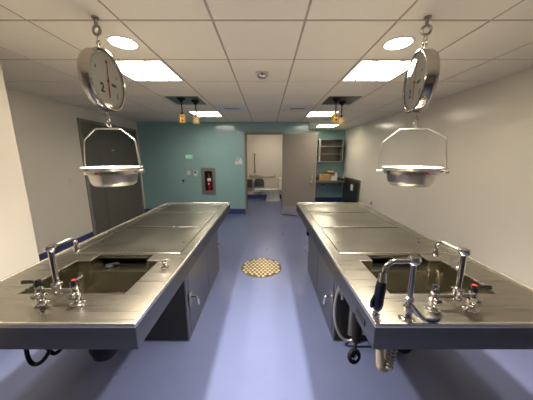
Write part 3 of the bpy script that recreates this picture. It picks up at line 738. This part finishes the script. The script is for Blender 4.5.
# extinguisher cabinet (recessed) and the extinguisher in it
t = thing('extinguisher_cabinet', (-1.557, YB, .56), 'grey steel recessed cabinet around the red fire extinguisher', 'cabinet')
xs = [-1.745, FX0+.055, FX1-.055, -1.375]; zs = [.555, FZ0+.055, FZ1-.055, 1.27]
bm = cells(B(), xs, zs, lambda i, j: not (i == 1 and j == 1), 0, .02)
for v in bm.verts: v.co = Vector((v.co.x, YB-.018+v.co.z, v.co.y))
obj('frame', bm, 'steelc', t, bev=.003)
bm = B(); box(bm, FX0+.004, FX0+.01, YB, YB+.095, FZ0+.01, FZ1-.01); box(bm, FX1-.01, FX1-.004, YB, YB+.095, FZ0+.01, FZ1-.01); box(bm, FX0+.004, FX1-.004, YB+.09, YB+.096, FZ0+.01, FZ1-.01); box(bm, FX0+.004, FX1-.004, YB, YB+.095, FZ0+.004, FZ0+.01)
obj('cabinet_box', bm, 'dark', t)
obj('pull', tube(B(), round_path([(-1.425, YB-.016, .87), (-1.425, YB-.04, .87), (-1.425, YB-.04, .96), (-1.425, YB-.016, .96)], .01), .006, 8), 'chrome', t, smooth=True)
ex = thing('fire_extinguisher', (-1.557, YB+.035, FZ0+.06), 'red fire extinguisher with white label inside the wall cabinet', 'extinguisher')
c0 = (-1.557, YB+.038, FZ0+.012)
obj('cylinder', lathe(B(), c0, (0, 0, 1), [(0, 0), (.045, 0), (.050, .008), (.050, .34), (.042, .38), (.02, .405), (.018, .42), (0, .42)], 28), 'darkred', ex, smooth=True)
obj('label', lathe(B(), c0, (0, 0, 1), [(.0508, .30), (.0508, .36), (.046, .375)], 28), 'white', ex, smooth=True, label='white upper label')
obj('sticker', lathe(B(), (-1.557, YB-.0125, FZ0+.24), (0, -1, 0), [(.022, -.003), (.022, 0), (0, 0)], 16), 'white', ex)
bm = cyl(B(), (c0[0], c0[1], c0[2]+.415), (c0[0], c0[1], c0[2]+.46), .014); box(bm, c0[0]-.012, c0[0]+.012, c0[1]-.045, c0[1]+.02, c0[2]+.46, c0[2]+.472); box(bm, c0[0]-.012, c0[0]+.012, c0[1]-.045, c0[1]+.02, c0[2]+.49, c0[2]+.50)
obj('valve_handle', bm, 'steelc', ex)
obj('hose', tube(B(), smooth_path([(c0[0]-.01, c0[1]-.01, c0[2]+.45), (c0[0]-.05, c0[1]-.01, c0[2]+.42), (c0[0]-.066, c0[1]-.01, c0[2]+.28), (c0[0]-.064, c0[1]-.01, c0[2]+.08)], 6), .010, 8), 'rubber', ex, smooth=True)

# tilted restroom sign: white house-shaped card with a dark slash
t = thing('wall_sign', (-.735, YB, 1.36), 'small white house-shaped sign with dark slash beside the bathroom door', 'sign')
bm = B(); sc = .01
pts = [(-.105, -.085), (.085, -.085), (.095, .0), (.02, .125), (-.02, .09), (-.09, -.02)]
a = [bm.verts.new((-.735+x, YB-.004, 1.448+z)) for x, z in pts]; b2 = [bm.verts.new((-.735+x, YB, 1.448+z)) for x, z in pts]
bm.faces.new(a); bm.faces.new(b2[::-1])
for i in range(len(pts)): bm.faces.new((a[i], a[(i+1) % 6], b2[(i+1) % 6], b2[i]))
cd = obj('card', bm, 'white', t)
bm = B(); tube(bm, [(-.79, YB-.005, 1.43), (-.735, YB-.005, 1.49), (-.725, YB-.005, 1.53)], [.006, .012, .008], 8); lathe(bm, (-.722, YB-.004, 1.545), (0, -1, 0), [(.012, 0), (.012, .003), (0, .003)], 12)
obj('pictogram', bm, 'ink', t, label='dark slanted figure mark')
bm = B(); box(bm, -.79, -.70, YB-.006, YB-.004, 1.385, 1.395)
obj('print', bm, 'steelc', t, label='short grey line of print')

# switch on left wall and outlets on right wall
t = thing('switch_plate', (XL, 3.95, 1.08), 'faint white switch plate on the left wall below the left pan', 'switch')
obj('plate', box(B(), XL, XL+.008, 3.90, 4.0, 1.07, 1.20), 'wall', t, bev=.003); obj('rocker', box(B(), XL+.008, XL+.012, 3.935, 3.965, 1.105, 1.165), 'wall', t, bev=.001)
t = thing('wall_outlet', (XR, 5.69, .36), 'white wall outlet with red socket on the right wall', 'outlet')
obj('plate', box(B(), XR-.008, XR, 5.63, 5.75, .35, .47), 'wall', t, bev=.003); obj('socket', box(B(), XR-.014, XR-.008, 5.665, 5.715, .375, .445), 'darkred', t, bev=.003, label='dark red socket')
t = thing('wall_outlet', (XR, 6.05, .36), 'plain pale wall outlet left of the red socket', 'outlet')
obj('plate', box(B(), XR-.008, XR, 5.98, 6.10, .36, .48), 'wall', t, bev=.003); obj('socket', box(B(), XR-.011, XR-.008, 6.02, 6.06, .385, .455), 'wall', t, bev=.001)

# ------------------------------------------------------------------ alcove
# open wall cabinet
cx0, cx1, cy0, cy1, cz0, cz1 = 1.22, 2.49, 7.65, YA, 1.385, 2.125
t = thing('wall_cabinet', ((cx0+cx1)/2, cy1, cz0), 'open steel wall cabinet with two shelves in the teal alcove', 'cabinet')
th = .022
obj('side_panel', box(B(), cx0, cx0+th, cy0, cy1, cz0, cz1), 'steelc', t, bev=.002); obj('side_panel', box(B(), cx1-th, cx1, cy0, cy1, cz0, cz1), 'steelc', t, bev=.002)
obj('top_panel', box(B(), cx0+th, cx1-th, cy0, cy1, cz1-th, cz1), 'steelc', t, bev=.002); obj('bottom_panel', box(B(), cx0+th, cx1-th, cy0, cy1, cz0, cz0+th), 'steelc', t, bev=.002)
obj('back_panel', box(B(), cx0+th, cx1-th, cy1-.012, cy1, cz0+th, cz1-th), 'rim', t)
obj('divider', box(B(), 1.70, 1.765, cy0, cy1-.012, cz0+th, cz1-th), 'steelc', t, bev=.002)
for z in (1.63, 1.88):
    obj('shelf', box(B(), cx0+th, 1.70, cy0+.01, cy1-.012, z, z+.018), 'steelc', t, bev=.001)
    obj('shelf', box(B(), 1.765, cx1-th, cy0+.01, cy1-.012, z, z+.018), 'steelc', t, bev=.001)
# counter
t = thing('counter', (1.9, 7.7, 0), 'steel wall counter holding boxes in the teal alcove', 'counter')
obj('counter_top', box(B(), 1.09, 2.55, 7.42, YA, .765, .80), 'counter', t, bev=.004)
obj('back_lip', box(B(), 1.09, 2.55, YA-.015, YA, .80, .87), 'counter', t, bev=.002)
obj('front_apron', box(B(), 1.09, 2.55, 7.42, 7.435, .735, .766), 'counter', t)
for x in (1.15, 2.50): obj('bracket', box(B(), x, x+.03, 7.6, YA, .62, .765), 'steelc', t)
CT = .801
def boxthing(name, x, y, w, d, h, mat, lab, cat, yaw=0, z=CT, extra=None):
    t = thing(name, (x, y, z), lab, cat); R = Matrix.Rotation(yaw, 3, 'Z')
    obj('body', obox(B(), (x, y, z+h/2), (w, d, h), R), mat, t, bev=.006)
    if extra: extra(t)
    return t
boxthing('cardboard_box', 1.88, 7.60, .36, .22, .19, 'tan', 'long tan cardboard box on the alcove counter', 'box', .08,
         extra=lambda t: obj('tape', obox(B(), (1.88, 7.60, CT+.1915), (.362, .05, .002), Matrix.Rotation(.08, 3, 'Z')), 'stud', t))
boxthing('cardboard_box', 2.16, 7.83, .24, .18, .26, 'brownbox', 'taller brown box behind the long tan box', 'box', -.1,
         extra=lambda t: obj('flap', obox(B(), (2.16, 7.745, CT+.27), (.22, .10, .004), Matrix.Rotation(.5, 3, 'X')), 'tan', t))
boxthing('storage_bin', 2.20, 7.56, .20, .16, .13, 'white', 'white storage bin right of the tan box', 'bin', .1,
         extra=lambda t: obj('bin_lid', obox(B(), (2.20, 7.56, CT+.137), (.215, .175, .014), Matrix.Rotation(.1, 3, 'Z')), 'enamel', t))
t = thing('bottle', (2.37, 7.86, CT), 'white bottle behind the storage bin on the counter', 'bottle')
obj('bottle_body', lathe(B(), (2.37, 7.86, CT), (0, 0, 1), [(0, 0), (.045, 0), (.048, .01), (.048, .16), (.02, .20), (.018, .22), (0, .22)], 20), 'white', t, smooth=True)
obj('cap', lathe(B(), (2.37, 7.86, CT+.22), (0, 0, 1), [(.021, 0), (.021, .03), (0, .03)], 16), 'white', t, smooth=True)
t = thing('instrument_tray', (2.445, 7.60, CT), 'dark shallow tray at the right end of the counter', 'tray')
bm = cells(B(), [2.35, 2.356, 2.534, 2.54], [7.47, 7.476, 7.74, 7.746], lambda i, j: not (i == 1 and j == 1), CT, CT+.05)
obj('tray_wall', bm, 'dark', t); obj('tray_floor', box(B(), 2.356, 2.534, 7.476, 7.74, CT, CT+.004), 'dark', t)
t = thing('supply_carton', (1.60, 7.70, CT), 'dark low carton at the left end of the counter', 'carton')
obj('body', box(B(), 1.50, 1.68, 7.58, 7.82, CT, CT+.10), 'dark', t, bev=.004); obj('lid', box(B(), 1.495, 1.685, 7.575, 7.825, CT+.10, CT+.115), 'brownbox', t, bev=.003)
t = wallbox('wall_outlet', 1.97, .60, .16, .09, 'steelc', 'steel double outlet on teal wall under the counter', 'outlet', .008, y=YA, parts=[('socket', -.035, 0, .035, .05, 'dark', .002, None), ('socket', .035, 0, .035, .05, 'dark', .002, None)])

# folded-down steel worktop on the right wall
t = thing('fold_down_worktop', (XR, 7.05, 0), 'dark stainless worktop folded down against the right wall near the alcove', 'worktop')
def slab(y0, y1, z0, z1, xt, xb, th):
    bm = B(); box(bm, 0, th, y0, y1, z0, z1)
    for v in bm.verts:
        k = (z1 - v.co.z)/(z1-z0); v.co.x = v.co.x - th + xt + (xb-xt)*k
    return bm
obj('top_slab', slab(6.47, 7.72, .10, .84, XR-.03, XR-.055, .03), 'rim', t, bev=.004)
obj('wall_rail', box(B(), XR-.035, XR, 6.45, 7.74, .83, .90), 'counter', t, bev=.004, label='lighter steel rail along the top')
dsp = obj('paper_holder', box(B(), XR-.10, XR-.068, 6.80, 6.95, .56, .74), 'white', t, bev=.01, label='small white holder')

# ------------------------------------------------------------------ bathroom
t = thing('toilet', (.2, 8.2, 0), 'white toilet seen through the open bathroom door', 'toilet')
bm = B(); tc_ = Vector((.18, 8.15, 0))
def ell_ring(bm, cx, cy, a, b_, z, seg=28): return [bm.verts.new((cx + a*math.cos(2*PI*k/seg), cy + b_*math.sin(2*PI*k/seg), z)) for k in range(seg)]
def loft(bm, rings, caps=True):
    s_ = len(rings[0])
    for p, q in zip(rings, rings[1:]):
        for k in range(s_): bm.faces.new((p[k], p[(k+1) % s_], q[(k+1) % s_], q[k]))
    if caps: bm.faces.new(rings[0][::-1]); bm.faces.new(rings[-1])
loft(bm, [ell_ring(bm, .235, 8.15, .27, .12, 0), ell_ring(bm, .235, 8.15, .25, .11, .06), ell_ring(bm, .24, 8.15, .23, .11, .20), ell_ring(bm, .16, 8.15, .30, .17, .32), ell_ring(bm, .13, 8.15, .33, .19, .385)])
bowl = obj('bowl', bm, 'porc', t, smooth=True)
bm = B(); loft(bm, [ell_ring(bm, .12, 8.15, .325, .19, .388), ell_ring(bm, .12, 8.15, .33, .195, .40), ell_ring(bm, .12, 8.15, .33, .195, .425), ell_ring(bm, .12, 8.15, .31, .18, .435)])
obj('seat_lid', bm, 'porc', t, smooth=True)
obj('tank', box(B(), .44, .66, 7.94, 8.36, .40, .80), 'porc', t, bev=.02, seg=3); obj('tank_lid', box(B(), .43, .67, 7.93, 8.37, .80, .83), 'porc', t, bev=.01)
obj('flush_lever', tube(B(), [(.435, 8.0, .74), (.42, 8.0, .74), (.415, 8.07, .735)], .008, 8), 'chrome', t, smooth=True)
def grab(p0, p1, lab):
    p0, p1 = Vector(p0), Vector(p1); t = thing('grab_bar', tuple((p0+p1)/2), lab, 'grab bar', 'steel grab bars in the bathroom')
    w = Vector((0, .06, 0))
    obj('bar', tube(B(), round_path([p0+w, p0, p1, p1+w], .03), .018, 12), 'steelc', t, smooth=True)
    for p in (p0, p1): obj('flange', lathe(B(), p+w, (0, -1, 0), [(.036, 0), (.036, .006), (.02, .01)], 18), 'steelc', t, smooth=True)
grab((-.425, 8.54, 1.01), (-.425, 8.54, 1.66), 'upright steel grab bar on the bathroom back wall')
grab((-.61, 8.54, .865), (.30, 8.54, .865), 'horizontal steel grab bar above the toilet')
t = thing('paper_dispenser', (-.27, 8.6, .47), 'grey steel roll dispenser under the horizontal grab bar', 'dispenser')
bm = B(); pr = [(-.18, .47), (.18, .47), (.18, .68), (.12, .75), (-.12, .75), (-.18, .68)]
a = [bm.verts.new((-.27+x, 8.49, z)) for x, z in pr]; b2 = [bm.verts.new((-.27+x, 8.6, z)) for x, z in pr]
bm.faces.new(a); bm.faces.new(b2[::-1])
for i in range(6): bm.faces.new((a[i], a[(i+1) % 6], b2[(i+1) % 6], b2[i]))
obj('cover', bm, 'rim', t, bev=.008); obj('paper', box(B(), -.40, -.14, 8.515, 8.59, .43, .48), 'white', t)
obj('lock', lathe(B(), (-.27, 8.49, .70), (0, -1, 0), [(.01, 0), (.01, .004), (0, .004)], 12), 'chrome', t)
t = thing('waste_box', (-.30, 8.6, .28), 'white wall box below the roll dispenser', 'box')
obj('body', box(B(), -.46, -.14, 8.52, 8.6, .27, .40), 'white', t, bev=.01); obj('flap', box(B(), -.43, -.17, 8.515, 8.52, .33, .385), 'enamel', t, bev=.002)
t = thing('napkin_bin', (-.62, 8.6, .43), 'dark grey steel bin left of the roll dispenser', 'bin')
obj('body', box(B(), -.74, -.52, 8.50, 8.6, .42, .72), 'rim', t, bev=.008); obj('lid', box(B(), -.745, -.515, 8.495, 8.6, .72, .745), 'steelc', t, bev=.004)

# ------------------------------------------------------------------ world, camera, view
w = bpy.data.worlds.new('World'); scn.world = w; w.use_nodes = True
w.node_tree.nodes['Background'].inputs['Color'].default_value = (.9, .85, .8, 1); w.node_tree.nodes['Background'].inputs['Strength'].default_value = .02
cam = bpy.data.cameras.new('Camera'); co = bpy.data.objects.new('Camera', cam); C.objects.link(co)
cam.sensor_width = 36; cam.lens = 230/533*36; cam.clip_start = .02
co.location = (0, 0, 1.57); co.rotation_euler = (math.radians(90-10.75), 0, 0)
scn.camera = co
vs = scn.view_settings
vs.view_transform = 'Standard'; vs.look = 'None'; vs.exposure = 1.22; vs.gamma = 1; vs.use_curve_mapping = False
